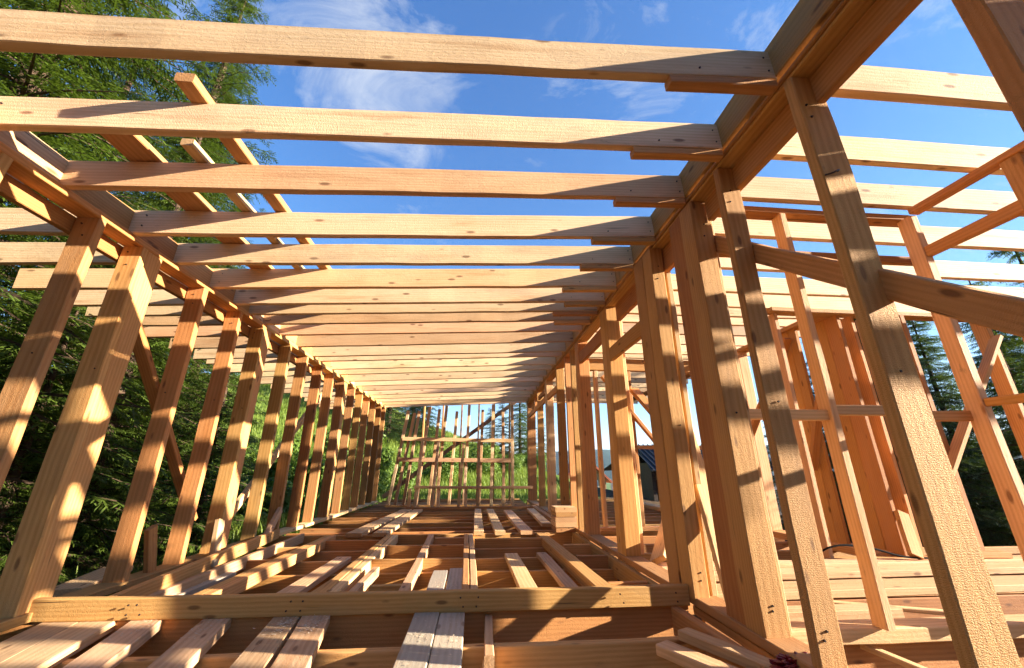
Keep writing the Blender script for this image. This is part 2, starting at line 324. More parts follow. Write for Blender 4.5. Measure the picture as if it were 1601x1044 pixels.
plank('pair of studs on edge, inner half, mid floor', -1.02, 3.03, -1.065, 6.14, .075, -.002, .10, 'pale')
plank('thin split stack of laths lying against the mid-floor studs', -.90, 3.05, -.90, 4.3, .06, -.01, .09, 'weathered')
plank('single lath member beside the two dark planks', -.50, 3.05, -.58, 6.14, .075, .0, .09, 'pale')
plank('grey sawdust-covered plank behind the cross board, outer of the pair', -.275, 3.05, -.29, 4.2, .135, -.03, .05, 'grey')
plank('grey sawdust-covered plank behind the cross board, inner of the pair', -.13, 3.05, -.145, 4.28, .135, -.032, .05, 'grey')
plank('doubled centre stud of the floor, half beside the grey planks', -.035, 3.03, -.095, 6.14, .055, .004, .10, 'fresh')
plank('doubled centre stud of the floor, half beside the open bay', .025, 3.03, -.035, 6.14, .058, .0, .10, 'pale')
plank('pale flat plank lying alone in the open floor bay', .47, 3.05, .44, 5.07, .15, -.055, .05, 'pale')
plank('greyish flat plank leaning along the double floor member', .82, 3.05, .79, 5.05, .115, -.05, .05, 'weathered')
plank('wide floor member beside the partition bay, lit by a sun patch', 1.03, 3.03, .955, 6.14, .13, .0, .10, 'fresh')
plank('rim board on edge along the foot of the partition wall', 1.45, 3.03, 1.44, 6.14, .05, .0, .16, 'fresh')
blk = [(-1.02, -.10, 5.33), (-1.02, -.10, 4.57), (-.80, -.55, 3.62), (.02, .93, 5.72), (1.09, 1.42, 5.22), (1.09, 1.42, 4.57), (1.10, 1.42, 3.54), (-2.50, -2.0, 4.65), (-2.48, -2.0, 5.32), (-1.86, -1.15, 5.75), (-.5, -.06, 5.85)]
bl_lab = ['short blocking between the mid-floor studs and centre stud, farther of two long ones', 'short dark-edged blocking between the mid-floor studs and centre stud, closer of two', 'tiny blocking beside the dark planks just behind the cross board',
  'long blocking across the open floor bay at its far end', 'blocking of the partition-side bay at its far end', 'blocking in the middle of the partition-side bay', 'blocking with a lit triangle in the partition-side bay', 'blocking between boards near the forest wall, closer one', 'blocking between boards near the forest wall, farther one', 'blocking between the nailed stud pair and mid-floor studs', 'blocking between the lath member and the centre stud']
for (a, b, y), lb in zip(blk, bl_lab):
    o = bx('blocking', a, b, y, y + .05, -.14, -.006, pick('fresh', 'orange'), None); tag(o, lb, 'blocking', 'short blocking pieces in the floor')
tag(bx('wood_block', -2.39, -2.30, 4.20, 4.27, .03, .085, 'grey'), 'small whitish offcut block lying on the dark plank', 'wood block')
plank('dark dusty plank carrying the small whitish offcut', -2.25, 3.1, -2.2, 4.3, .12, -.03, .05, 'grey')
tag(board('plank', (-2.98, 3.6, .0), (-3.2, 4.35, .0), .22, .05, (0, 0, 1), 'weathered'), 'pale grey slab lying outside the stud wall beside the grass', 'plank')
# back bay: boards along the room
for lb, a in {'wide board of the back bay, beside the forest wall side': (-1.62, 6.1, -1.45, 9.45, .22), 'second board of the back bay from the forest side, ends in two steps': (-1.27, 6.1, -1.20, 9.42, .20),
              'short board of the back bay, first of four lit strips': (.08, 6.14, .09, 9.4, .14), 'second of four lit strips on the back bay floor': (.38, 6.12, .35, 9.37, .15),
              'third of four lit strips on the back bay floor': (.76, 6.12, .72, 9.1, .18), 'fourth lit strip beside the stack of offcuts': (1.18, 6.9, 1.25, 9.43, .16)}.items():
    plank(lb, a[0], a[1], a[2], a[3], a[4], .03, .05, 'pale')
plank('thin board along the partition foot in the back bay', 1.39, 6.5, 1.40, 10.0, .1, .05, .08, 'fresh')
for k in range(5):
    z0 = .002 + k * .066
    o = bx('offcut', 1.17 + random.uniform(0, .02), 1.49, 6.12 + random.uniform(0, .015), 6.52, z0, z0 + .062, pick('pale', 'fresh'), None)
    tag(o, f"short sawn offcut, {ORD[k]} from the bottom of the stack by the partition wall", 'offcut', 'stack of offcuts')
# props leaning at the foot of the forest wall
tag(board('offcut', (-2.66, 3.98, .01), (-2.66, 3.84, .40), .10, .04, (1, 0, .2), 'orange'), 'dark orange offcut leaning between two studs of the forest wall', 'offcut')
tag(board('offcut', (-2.52, 4.58, .05), (-2.60, 4.69, .36), .10, .05, (1, 0, .2), 'pale'), 'sunlit offcut leaning upright against the double stud', 'offcut')
tag(board('offcut', (-2.53, 5.55, .02), (-2.60, 6.02, .34), .05, .09, (0, -.6, .7), 'weathered'), 'greyish offcut sloping against the forest wall farther back', 'offcut')

# ------------------------------------------------------------------ frames at the end of the room
GE = 'timber frames at the end of the long room'
fb = empty('wall_frame', (-.5, 10.6, 0), 'taller slanting stud frame with two rails at the end of the room', 'wall frame', GE)
bt = [(-2.08, -1.78, 2.3), (-1.92, -1.62, 2.25), (-1.72, -1.50, 2.3), (-1.42, -1.24, 2.42), (-1.12, -.98, 2.35), (-.93, -.80, 2.45), (-.62, -.52, 2.3), (-.26, -.20, 2.48), (.12, .16, 2.35), (.42, .44, 2.5), (.74, .70, 2.3), (.96, .95, 2.5)]
for i, (a, b, z) in enumerate(bt):
    board('stud', (a, 10.6 + .03 * (i % 2), .03), (b, 10.62 + .03 * (i % 2), z), .07, .10, (0, 1, 0), pick('pale', 'joist', 'pale'), fb)
board('rail', (-1.93, 10.52, 1.08), (.97, 10.52, 1.06), .05, .10, (0, 0, 1), 'pale', fb)
board('rail', (-1.86, 10.515, 1.58), (.97, 10.515, 1.55), .05, .09, (0, 0, 1), 'pale', fb)
board('bottom_plate', (-2.15, 10.6, .0), (1.0, 10.6, .0), .12, .05, (0, 0, 1), 'fresh', fb)
fa = empty('wall_frame', (0, 9.98, 0), 'low stud frame with one long rail in front of the slanting frame', 'wall frame', GE)
board('bottom_plate', (-1.54, 9.98, .0), (1.41, 9.98, 0), .12, .06, (0, 0, 1), 'fresh', fa)
board('rail', (-1.40, 9.98, .455), (1.38, 9.98, .44), .09, .06, (0, 0, 1), 'pale', fa)
for a, z in ((-1.50, .425), (-1.36, 1.5), (-.97, 1.5), (-.83, .425), (-.36, 1.46), (-.2, .425), (.08, 1.5), (.40, .42), (.68, .42), (.90, 1.5)):
    board('stud', (a, 10.0, .03), (a + (.07 if z > 1 and a < 0 else .0), 10.0, z), .07, .09, (0, 1, 0), pick('pale', 'joist'), fa)
ge = empty('wall_frame', (0, 12.9, 0), 'thin outer gable studs standing beyond the end frames', 'wall frame', GE)
for a, z in ((-1.7, 2.9), (-1.1, 2.9), (-.5, 2.9), (.05, 2.95), (.55, 2.95), (1.05, 2.9)):
    bx('stud', a, a + .05, 12.9, 13.0, -.05, z, pick('fresh', 'orange'), ge)
board('brace', (-2.75, 13.1, .05), (1.3, 13.1, 3.0), .08, .12, (0, 0, 1), 'dark', ge)

# ------------------------------------------------------------------ side room frames
GS = 'partition frames of the side room'
c1 = empty('partition_frame', (2.4, 2.33, 0), 'light partition frame with thin studs crossing the side room', 'partition', GS)
for x0, x1, y0, y1, mt in ((1.625, 1.668, 2.29, 2.345, 'pale'), (2.20, 2.25, 2.28, 2.37, 'pale'), (2.72, 2.77, 2.28, 2.37, 'fresh'), (3.2, 3.26, 2.22, 2.32, 'pale')):
    bx('stud', x0, x1, y0, y1, .05, 2.66, mt, c1)
bx('top_plate', 1.64, 3.28, 2.28, 2.38, 2.662, 2.712, 'orange', c1)
bx('rail', 1.67, 3.29, 2.34, 2.38, 2.32, 2.385, 'orange', c1)
for a, b, z in ((1.67, 2.198, 1.18), (2.252, 2.718, 1.215), (2.772, 3.197, 1.185)): bx('rail', a, b, 2.30, 2.35, z - .032, z + .03, pick('pale', 'fresh'), c1)
bx('bottom_plate', 1.645, 5.2, 2.33, 2.47, -.025, .047, 'pale', c1)
w3 = empty('partition_frame', (3.22, 1.2, 0), 'partition frame running towards the camera along the side room', 'partition', GS)
bx('top_plate', 3.19, 3.27, -.6, 2.215, 2.662, 2.71, 'orange', w3); bx('rail', 3.20, 3.25, -.6, 2.215, 2.31, 2.39, 'orange', w3)
for y in (1.60, 1.0, .4, -.2): bx('stud', 3.2, 3.26, y, y + .09, .05, 2.66, 'fresh', w3)
bx('rail', 3.205, 3.25, 1.692, 2.216, 1.23, 1.285, 'orange', w3); bx('rail', 3.205, 3.25, 1.092, 1.598, 1.23, 1.285, 'orange', w3)
bx('bottom_plate', 3.18, 3.28, -.6, 2.2, .0, .05, 'fresh', w3)
c2 = empty('wall_frame', (4.8, 4.2, 0), 'back wall frame of the side room with an orange double plank post', 'wall frame', GS)
for x0, x1, y0, y1, mt in ((4.43, 4.48, 4.18, 4.37, 'orange'), (4.432, 4.482, 4.374, 4.56, 'orange'), (4.64, 4.69, 4.2, 4.35, 'fresh'), (4.86, 4.92, 4.2, 4.35, 'pale'), (3.62, 3.67, 4.2, 4.33, 'pale'), (5.24, 5.30, 4.12, 4.27, 'orange'), (5.32, 5.36, 4.2, 4.3, 'fresh'), (5.9, 5.96, 4.12, 4.27, 'orange'), (6.40, 6.47, 4.12, 4.27, 'fresh'), (7.1, 7.16, 4.12, 4.27, 'orange')):
    bx('stud', x0, x1, y0, y1, .0, 2.68, mt, c2)
bx('rail', 4.93, 5.235, 4.2, 4.3, 1.15, 1.21, 'pale', c2); bx('top_plate', 3.55, 7.6, 4.12, 4.27, 2.682, 2.732, 'fresh', c2); bx('bottom_plate', 3.55, 7.6, 4.10, 4.28, -.05, -.002, 'fresh', c2)
board('brace', (6.45, 4.09, 2.42), (5.05, 4.09, .72), .05, .11, (0, 1, 0), 'fresh', c2)
w4 = empty('wall_frame', (4.3, 7, 0), 'outer side-room wall frame in front of the dark spruces', 'wall frame', GS)
for y in (5.05, 5.86, 6.5, 8.4, 11.0):
    bx('stud', 4.26, 4.42, y, y + .055, .03, 2.68, pick('pale', 'fresh'), w4)
bx('stud', 4.30, 4.35, 4.70, 4.82, .03, 2.68, 'orange', w4); bx('stud', 4.302, 4.352, 4.824, 4.94, .03, 2.68, 'orange', w4)
bx('top_plate', 4.24, 4.44, 4.28, 11.1, 2.682, 2.732, 'fresh', w4); bx('bottom_plate', 4.22, 4.46, 4.29, 11.1, -.05, .028, 'fresh', w4)
board('brace', (4.22, 4.75, 2.55), (4.22, 6.3, .9), .05, .11, (1, 0, 0), 'orange', w4); board('brace', (4.22, 4.85, .85), (4.22, 4.45, 1.75), .05, .10, (1, 0, 0), 'orange', w4)
bx('header_board', 1.65, 4.2, 6.4, 6.46, 2.46, 2.67, 'orange', w4)
pt = empty('partition_frame', (2.6, 6.4, 0), 'slim stud partition deep in the side room behind the double posts', 'partition', GS)
for x in (1.98, 2.56, 3.02, 3.3, 3.75): bx('stud', x, x + .055, 6.40, 6.50, .03, 2.45, pick('fresh', 'pale'), pt)
bx('rail', 2.62, 4.2, 6.41, 6.46, 1.16, 1.22, 'pale', pt)
bx('bottom_plate', 1.65, 4.2, 6.38, 6.5, -.04, .02, 'fresh', pt)
board('brace', (2.1, 6.37, 2.35), (3.2, 6.37, .9), .05, .10, (0, 1, 0), 'orange', pt)
# side room floor
sf = [(2.44, 2.49, -.30, -.03, 'orange'), (3.16, 3.21, -.32, -.055, 'orange'), (3.72, 3.77, -.30, -.06, 'fresh'), (4.3, 4.35, -.3, -.06, 'orange'), (4.9, 4.95, -.3, -.06, 'fresh'), (5.5, 5.55, -.3, -.06, 'fresh'), (6.1, 6.15, -.3, -.06, 'orange')] + [(6.7 + .55 * k, 6.75 + .55 * k, -.3, -.05, 'fresh') for k in range(13)]
for i, (a, b, z0, z1, mt) in enumerate(sf):
    x1 = 7.2 if a < 5 else 4.6
    tag(bx('floor_joist', 1.66, x1, a, b, z0, z1, mt, None), f"{ORD[i]} floor joist of the side room, counted from the camera", 'joist', 'floor joists of the side room')
GR = 'boards lying across the side-room floor'
tag(bx('floor_plank', 1.66, 6.9, 3.15, 3.42, -.052, .0, 'pale'), 'rough-edged floor board of the side room above the dark joist face', 'plank', GR)
tag(bx('floor_plank', 1.66, 6.9, 3.68, 3.86, -.052, .0, 'pale'), 'floor board of the side room just before the back wall, lower step', 'plank', GR)
tag(bx('floor_plank', 1.70, 6.8, 3.87, 4.05, -.03, .03, 'pale'), 'floor board lying highest before the back wall of the side room', 'plank', GR)
for lb, p0, p1 in (('thin lath sloping across the first bay of the side-room floor', (1.72, 3.1, -.06), (3.35, 2.5, -.10)), ('second thin lath sloping under the partition in the side-room floor', (2.6, 3.1, -.06), (4.4, 2.5, -.1)), ('short lath below the side-room sill board', (2.15, 2.42, -.06), (2.6, 1.7, -.2))):
    tag(board('lath', p0, p1, .05, .025, (0, 0, 1), 'pale'), lb, 'lath', 'laths in the side-room floor')
tag(bx('offcut', 1.9, 2.7, 2.66, 2.78, -.03, .03, 'pale'), 'short offcut lying behind the partition sill in the side room', 'offcut')
tag(board('offcut', (4.3, 3.95, .05), (4.5, 4.15, .42), .12, .05, (0, -1, .3), 'orange'), 'short orange offcut leaning against the double plank post', 'offcut')
tag(board('offcut', (4.85, 3.98, .055), (5.3, 3.96, .055), .1, .05, (0, 0, 1), 'orange'), 'offcut lying at the foot of the back wall by the spruces', 'offcut')
tag(board('plank', (1.70, 3.95, .06), (2.35, 4.8, .55), .05, .17, (.6, -.6, .5), 'pale'), 'pale slanted plank propped on the side-room floor, upper of two', 'plank')
tag(board('plank', (1.90, 3.9, .04), (2.45, 4.6, .42), .05, .15, (.6, -.6, .5), 'fresh'), 'slanted plank propped just below the pale one', 'plank')
# boards by the partition foot at the bottom of the picture
plank('lath with pale top lying beside the partition foot, outer one', 1.02, 2.44, 1.52, 1.55, .10, -.015, .05, 'pale')
plank('lath with pale top lying beside the partition foot, inner one', 1.19, 2.53, 1.62, 1.60, .09, .01, .05, 'pale')
plank('sill board running along the partition foot in the corner', 1.34, 2.92, 1.40, 1.0, .06, .0, .16, 'fresh')
plank('wide floor board under the partition studs', 1.565, 2.95, 1.565, 1.0, .18, -.004, .05, 'fresh')

# red crumpled bag
def blob(name, loc, rx, ry, rz, mat, seed, amp=.35, sub=4, fr=2.6):
    bm = bmesh.new(); bmesh.ops.create_icosphere(bm, subdivisions=sub, radius=1)
    for v in bm.verts:
        n = v.co.normalized(); d = 1 + amp * (mnoise.noise(n * fr + Vector((seed, 0, 0)))) + amp * .6 * abs(mnoise.noise(n * fr * 2.7 + Vector((0, seed, 0))))
        v.co = Vector((n.x * rx, n.y * ry, max(n.z, -.35) * rz)) * d
    me = bpy.data.meshes.new(name); bm.to_mesh(me); bm.free()
    return link(name, me, mat, None, Matrix.Translation(loc))
red = simple('red_plastic', (.22, .012, .014), .35, .35, 9, 0, .5)
tag(blob('plastic_bag', (1.50, 2.06, .01), .11, .05, .035, red, 3.1, .55, 5, 4.5), 'crumpled red plastic bag on the sill beside the partition studs', 'bag')
def tube(name, pts, r, mat, parent=None):
    cu = bpy.data.curves.new(name, 'CURVE'); cu.dimensions = '3D'; cu.bevel_depth = r; cu.bevel_resolution = 2
    sp = cu.splines.new('BEZIER'); sp.bezier_points.add(len(pts) - 1)
    for q, p in zip(sp.bezier_points, pts): q.co = p; q.handle_left_type = q.handle_right_type = 'AUTO'
    tmp = bpy.data.objects.new(name, cu); C.objects.link(tmp)
    me = bpy.data.meshes.new_from_object(tmp.evaluated_get(bpy.context.evaluated_depsgraph_get())); bpy.data.objects.remove(tmp)
    return link(name, me, mat, parent)
black = simple('black_rubber', (.008, .008, .009), .8, .2, 4, 0, .05)
tag(tube('power_cable', [(3.05, 4.0, .02), (3.3, 4.02, .06), (3.45, 3.98, .14), (3.8, 3.97, .14), (4.2, 3.95, .05), (4.7, 3.93, .045)], .009, black), 'thin black power cable over the boards in the side room', 'cable')

# ------------------------------------------------------------------ ground and hills
def sstep(a, b, x):
    t = max(0., min(1., (x - a) / (b - a))); return t * t * (3 - 2 * t)
def ground_h(x, y):
    r = math.hypot(x, y)
    hill = 3.1 - .37 * x
    hill = max(-3.0, min(9.0, hill)) + .7
    h = -.62 + sstep(13, 44, y) * hill
    h += sstep(4.6, 12, -x) * 1.1 * sstep(60, 20, abs(y))                # bank on the forest side
    h -= sstep(6, 40, x) * 4.5                                       # falls away beyond the side room
    h -= sstep(46, 140, y) * (6 + max(0, hill))
    h -= sstep(60, 300, r) * 6
    h += .18 * mnoise.noise(Vector((x * .35, y * .35, 0))) + .06 * mnoise.noise(Vector((x * 1.3, y * 1.3, 5)))
    if -4.2 < x < 8.5 and -3 < y < 15: h = min(h, -.5)
    return h
def grid(name, xs, ys, f, mat):
    vs = [(x, y, f(x, y)) for y in ys for x in xs]; nx = len(xs)
    fs = [(j * nx + i, j * nx + i + 1, (j + 1) * nx + i + 1, (j + 1) * nx + i) for j in range(len(ys) - 1) for i in range(nx - 1)]
    me = bpy.data.meshes.new(name); me.from_pydata(vs, [], fs); me.polygons.foreach_set('use_smooth', [True] * len(fs))
    return link(name, me, mat)
def axis(lo, hi, fine_lo, fine_hi, st, gr=1.25):
    a = []; x = fine_lo
    while x <= fine_hi: a.append(x); x += st
    s = st
    while a[-1] < hi: s *= gr; a.append(a[-1] + s)
    s = st; b = []; x = fine_lo
    while x > lo: s *= gr; x -= s; b.append(x)
    return b[::-1] + a
gm, t, b = newmat('earth_and_grass'); tcg = N(t, 'ShaderNodeTexCoord')
f1 = noise(t, tcg.outputs['Object'], .35, 6, .6); f2 = noise(t, tcg.outputs['Object'], 5, 6, .7)
soil = ramp(t, f2, [(.3, (.035, .022, .012)), (.7, (.13, .085, .05))]).outputs[0]
gras = ramp(t, f2, [(.3, (.05, .09, .014)), (.7, (.17, .25, .045))]).outputs[0]
geo = N(t, 'ShaderNodeNewGeometry'); sx = N(t, 'ShaderNodeSeparateXYZ'); L(t, geo.outputs['Position'], sx.inputs[0])
near = N(t, 'ShaderNodeMapRange'); near.inputs[1].default_value = 12; near.inputs[2].default_value = 17; L(t, math_(t, 'SUBTRACT', math_(t, 'ADD', sx.outputs[1], math_(t, 'MULTIPLY', f1, 4)), math_(t, 'MULTIPLY', math_(t, 'MAXIMUM', math_(t, 'SUBTRACT', sx.outputs[0], 3.0), 0.0), 3.0)), near.inputs[0])
L(t, mixc(t, near.outputs[0], soil, gras), b.inputs['Base Color']); b.inputs['Roughness'].default_value = .95; b.inputs['Specular IOR Level'].default_value = .1
bu = N(t, 'ShaderNodeBump'); bu.inputs['Strength'].default_value = .8; bu.inputs['Distance'].default_value = .06; L(t, f2, bu.inputs['Height']); L(t, bu.outputs[0], b.inputs['Normal'])
g = grid('ground', axis(-1800, 1800, -22, 26, .7), axis(-300, 2600, -6, 60, .8), ground_h, gm); tag(g, kind='structure')
# far wooded ridges
hm, t, b = newmat('far_forest'); tch = N(t, 'ShaderNodeTexCoord')
fh = noise(t, tch.outputs['Object'], .045, 8, .7); L(t, ramp(t, fh, [(.3, (.006, .022, .02)), (.75, (.03, .07, .05))]).outputs[0], b.inputs['Base Color']); b.inputs['Roughness'].default_value = 1; b.inputs['Specular IOR Level'].default_value = 0
def ridge(name, dist, depth, tan_f, seed):
    vs = []; fs = []; n = 260; rows = 9
    for j in range(rows + 1):
        s = j / rows
        for i in range(n + 1):
            a = R(-50 + 140 * i / n); d = dist + depth * s
            top = tan_f(math.degrees(a)) * (dist + depth * .7)
            top *= 1 + .22 * mnoise.noise(Vector((a * 6, seed, 0))) + .08 * mnoise.noise(Vector((a * 26, seed, 1)))
            rough = (.9 + .1 * mnoise.noise(Vector((a * 60, s * 9, seed)))) + (.035 * mnoise.noise(Vector((a * 900, s * 40, seed))))
            h = -25 + (top + 25) * math.sin(min(1, s / .7) * math.pi / 2) * rough if s <= .7 else (top) * (1 - (s - .7) * .5)
            vs.append((d * math.sin(a), d * math.cos(a), h))
    for j in range(rows):
        for i in range(n): fs.append((j * (n + 1) + i, j * (n + 1) + i + 1, (j + 1) * (n + 1) + i + 1, (j + 1) * (n + 1) + i))
    me = bpy.data.meshes.new(name); me.from_pydata(vs, [], fs); me.polygons.foreach_set('use_smooth', [True] * len(fs))
    return tag(link(name, me, hm), kind='structure')
ridge('hills', 900, 600, lambda a: .036 + .012 * math.sin(R(a * 3)) + .014 * sstep(20, 60, a), 2.0)
ridge('mountain', 1900, 700, lambda a: .030 + .022 * sstep(22, 34, a), 8.0)

# wooded slopes added behind the camera and the forest to cut low sky light
def slope(name, a0, a1, d0, d1, tan_top, seed):
    vs = []; fs = []; n = 90; rows = 8
    for j in range(rows + 1):
        q = j / rows
        for i in range(n + 1):
            u = i / n; a = R(a0 + (a1 - a0) * u); d = d0 + (d1 - d0) * q
            ed = sstep(0, .15, u) * sstep(1, .85, u)
            h = -8 + q ** .8 * (tan_top * d1 * ed + 8) * (1 + .25 * mnoise.noise(Vector((a * 5, q * 3, seed))) + .10 * mnoise.noise(Vector((a * 40, q * 12, seed))))
            vs.append((d * math.sin(a), d * math.cos(a), h))
    for j in range(rows):
        for i in range(n): fs.append((j * (n + 1) + i, j * (n + 1) + i + 1, (j + 1) * (n + 1) + i + 1, (j + 1) * (n + 1) + i))
    me = bpy.data.meshes.new(name); me.from_pydata(vs, [], fs)
    return tag(link(name, me, hm), kind='structure')
slope('sky_blocking_slope', 135, 320, 45, 150, .42, 4.0)

# ------------------------------------------------------------------ trees
bark = simple('spruce_bark', (.07, .045, .03), .95, .4, 12, 0, .1, .5)
def leafmat(name, a, b_, tr):
    m, t, b = newmat(name); tc = N(t, 'ShaderNodeTexCoord'); 
    f = noise(t, tc.outputs['Object'], 1.1, 4, .6); f2 = noise(t, tc.outputs['Object'], 17, 2)
    L(t, ramp(t, math_(t, 'ADD', math_(t, 'MULTIPLY', f, .6), math_(t, 'MULTIPLY', f2, .4)), [(.33, a), (.66, b_)]).outputs[0], b.inputs['Base Color'])
    b.inputs['Roughness'].default_value = .55; b.inputs['Specular IOR Level'].default_value = .25
    tr_ = N(t, 'ShaderNodeBsdfTranslucent'); tr_.inputs['Color'].default_value = (*tr, 1)
    ms = N(t, 'ShaderNodeMixShader'); ms.inputs[0].default_value = .25
    o = [n for n in t.nodes if n.type == 'OUTPUT_MATERIAL'][0]
    L(t, b.outputs[0], ms.inputs[1]); L(t, tr_.outputs[0], ms.inputs[2]); L(t, ms.outputs[0], o.inputs[0])
    return m
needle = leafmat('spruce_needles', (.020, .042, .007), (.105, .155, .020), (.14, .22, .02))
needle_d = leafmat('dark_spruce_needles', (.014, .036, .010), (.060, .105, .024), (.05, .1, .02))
leaf = leafmat('bush_leaves', (.05, .10, .012), (.16, .24, .035), (.2, .32, .03))
def spruce_meshes(seed, H, Rb, z0, dens=1.0, twig=.26):
    rnd = random.Random(seed); V = []; F = []
    tv = []; tf = []
    def frus(p, q, r0, r1, n=6):
        d = (q - p).normalized(); a = d.orthogonal().normalized(); c = d.cross(a); k = len(tv)
        for P, r in ((p, r0), (q, r1)):
            for i in range(n):
                th = 2 * math.pi * i / n; tv.append(P + (a * math.cos(th) + c * math.sin(th)) * r)
        for i in range(n): tf.append((k + i, k + (i + 1) % n, k + n + (i + 1) % n, k + n + i))
    tr = .018 * H
    for i in range(8): frus(Vector((0, 0, H * i / 8 - .4 * (i == 0))), Vector((0, 0, H * (i + 1) / 8)), tr * (1 - i / 8) + .012, tr * (1 - (i + 1) / 8) + .01, 9)
    def blade(p, d, side, l, wd):
        q = p + d * l * .5 + Vector((0, 0, -.02 * l)); e = p + d * l + Vector((0, 0, -.10 * l)); k = len(V)
        V.extend((p - side * wd * .4, p + side * wd * .4, q + side * wd, q - side * wd, e)); F.append((k, k + 1, k + 2, k + 3)); F.append((k + 3, k + 2, k + 4))
    z = z0
    while z < H - .15:
        f = (z - z0) / (H - z0); Lm = Rb * (1 - f) ** .8 * (.72 + .28 * min(1, f * 6)) + .12
        nb = max(4, int((7 if f < .6 else 5) * dens)); a0 = rnd.uniform(0, 6.28)
        for bidx in range(nb):
            a = a0 + 6.283 * bidx / nb + rnd.uniform(-.35, .35); Lb = Lm * rnd.uniform(.62, 1.12); zz = z + rnd.uniform(-.3, .3)
            dr = Vector((math.cos(a), math.sin(a), 0)); sd = Vector((-dr.y, dr.x, 0)); lift = rnd.uniform(.0, .42) * (1 if f > .5 else .5); drp = rnd.uniform(.28, .68) * (1.15 - f * .7)
            P = lambda s: Vector((0, 0, zz)) + dr * (Lb * s) + Vector((0, 0, Lb * (lift * s - drp * s * s + .28 * drp * s ** 4)))
            ns = 4
            for i in range(ns): frus(P(i / ns), P((i + 1) / ns), .022 * (1 - i / ns) * Lb / 2 + .004, .022 * (1 - (i + 1) / ns) * Lb / 2 + .003, 3)
            s = .10
            while s < 1.0:
                p = P(s); tl = (twig + .42 * Lb * .55 * (1 - s)) * rnd.uniform(.6, 1.15)
                for sg in (-1, 1):
                    if rnd.random() < .12: continue
                    d = (dr * rnd.uniform(.35, .9) + sd * sg * rnd.uniform(.6, 1) + Vector((0, 0, rnd.uniform(-.55, .05)))).normalized()
                    up = Vector((rnd.uniform(-.4, .4), rnd.uniform(-.4, .4), 1)); side = d.cross(up).normalized()
                    m = max(3, int(tl / .055))
                    blade(p, d, side, tl, .009)
                    for q in range(m):
                        u = (q + .5) / m; pp = p + d * tl * u + Vector((0, 0, -.10 * tl * u * u)); l2 = (.125 * (1 - u * .5)) * rnd.uniform(.7, 1.3)
                        for s2 in (-1, 1):
                            d2 = (d * .75 + side * s2 * .7 + Vector((0, 0, rnd.uniform(-.45, .15)))).normalized()
                            blade(pp, d2, d2.cross(Vector((rnd.uniform(-.6, .6), rnd.uniform(-.6, .6), 1))).normalized(), l2, .0095)
                s += (.085 + .02 * rnd.random()) / max(.5, Lb) * 1.25 / dens
        z += rnd.uniform(.26, .38) / dens * (1 if f < .7 else .8)
    tm = bpy.data.meshes.new('spruce_trunk'); tm.from_pydata([tuple(v) for v in tv], [], tf)
    cm = bpy.data.meshes.new('spruce_crown'); cm.from_pydata([tuple(v) for v in V], [], F)
    return tm, cm
def tree(meshes, x, y, s, rz, lab, group, mat=needle, cat='tree', nm='spruce_tree', z=None, sink=.1):
    zz = ground_h(x, y) - sink if z is None else z
    e = empty(nm, (x, y, zz), lab, cat, group); e.rotation_euler = (0, 0, rz); e.scale = (s, s, s)
    for n_, me, mt in (('trunk', meshes[0], bark), ('crown', meshes[1], mat)):
        o = bpy.data.objects.new(n_, me); C.objects.link(o); o.parent = e
        if not me.materials: me.materials.append(mt)
        if n_ == 'crown' and me.materials[0] != mt:
            o.material_slots[0].link = 'OBJECT'; o.material_slots[0].material = mt
    return e
A = spruce_meshes(1, 15.5, 3.1, .5, 1.0)
B = spruce_meshes(2, 12.0, 2.7, .25, 1.05)
D = spruce_meshes(3, 7.0, 2.1, .1, 1.1)
E = spruce_meshes(4, 11.0, 2.9, .2, 1.45)
GF = 'spruces of the forest beside the house'
for (m, x, y, s, rz, lab) in [
    (A, -7.3, 8.6, 1.0, 0.3, 'tallest spruce behind the joists, its edge against the open sky'),
    (B, -5.9, 4.3, 1.05, 1.7, 'broad spruce close behind the front studs of the forest wall'),
    (B, -5.6, 6.6, .72, 4.1, 'smaller spruce with low sunlit branches behind the wall studs'),
    (A, -8.6, 4.9, 1.1, 2.6, 'tall spruce filling the corner of the sky above the joists'),
    (D, -5.2, 2.3, .8, .4, 'young spruce beside the front corner of the forest wall'),
    (D, -5.3, 8.7, .75, 3.3, 'young bright spruce near the middle of the forest wall'),
    (A, -10.5, 9.5, .95, 5.0, 'spruce deep in the forest behind the tallest one'),
    (B, -8.4, 12.2, .85, 3.9, 'spruce at the far edge of the forest above the slope'),
    (A, -9.5, 1.2, 1.0, .9, 'spruce at the front end of the forest'),
    (B, -7.2, 2.9, .95, 3.0, 'spruce in the second row behind the front studs'),
    (A, -9.8, 12.0, .98, 1.2, 'spruce closing the gap behind the tallest one'), (D, -4.9, 4.9, .55, 2.2, 'low spruce sapling touching the studs beside the pale slab')]:
    tree(m, x, y, s, rz, lab, GF)
GK = 'spruces behind the end of the long room'
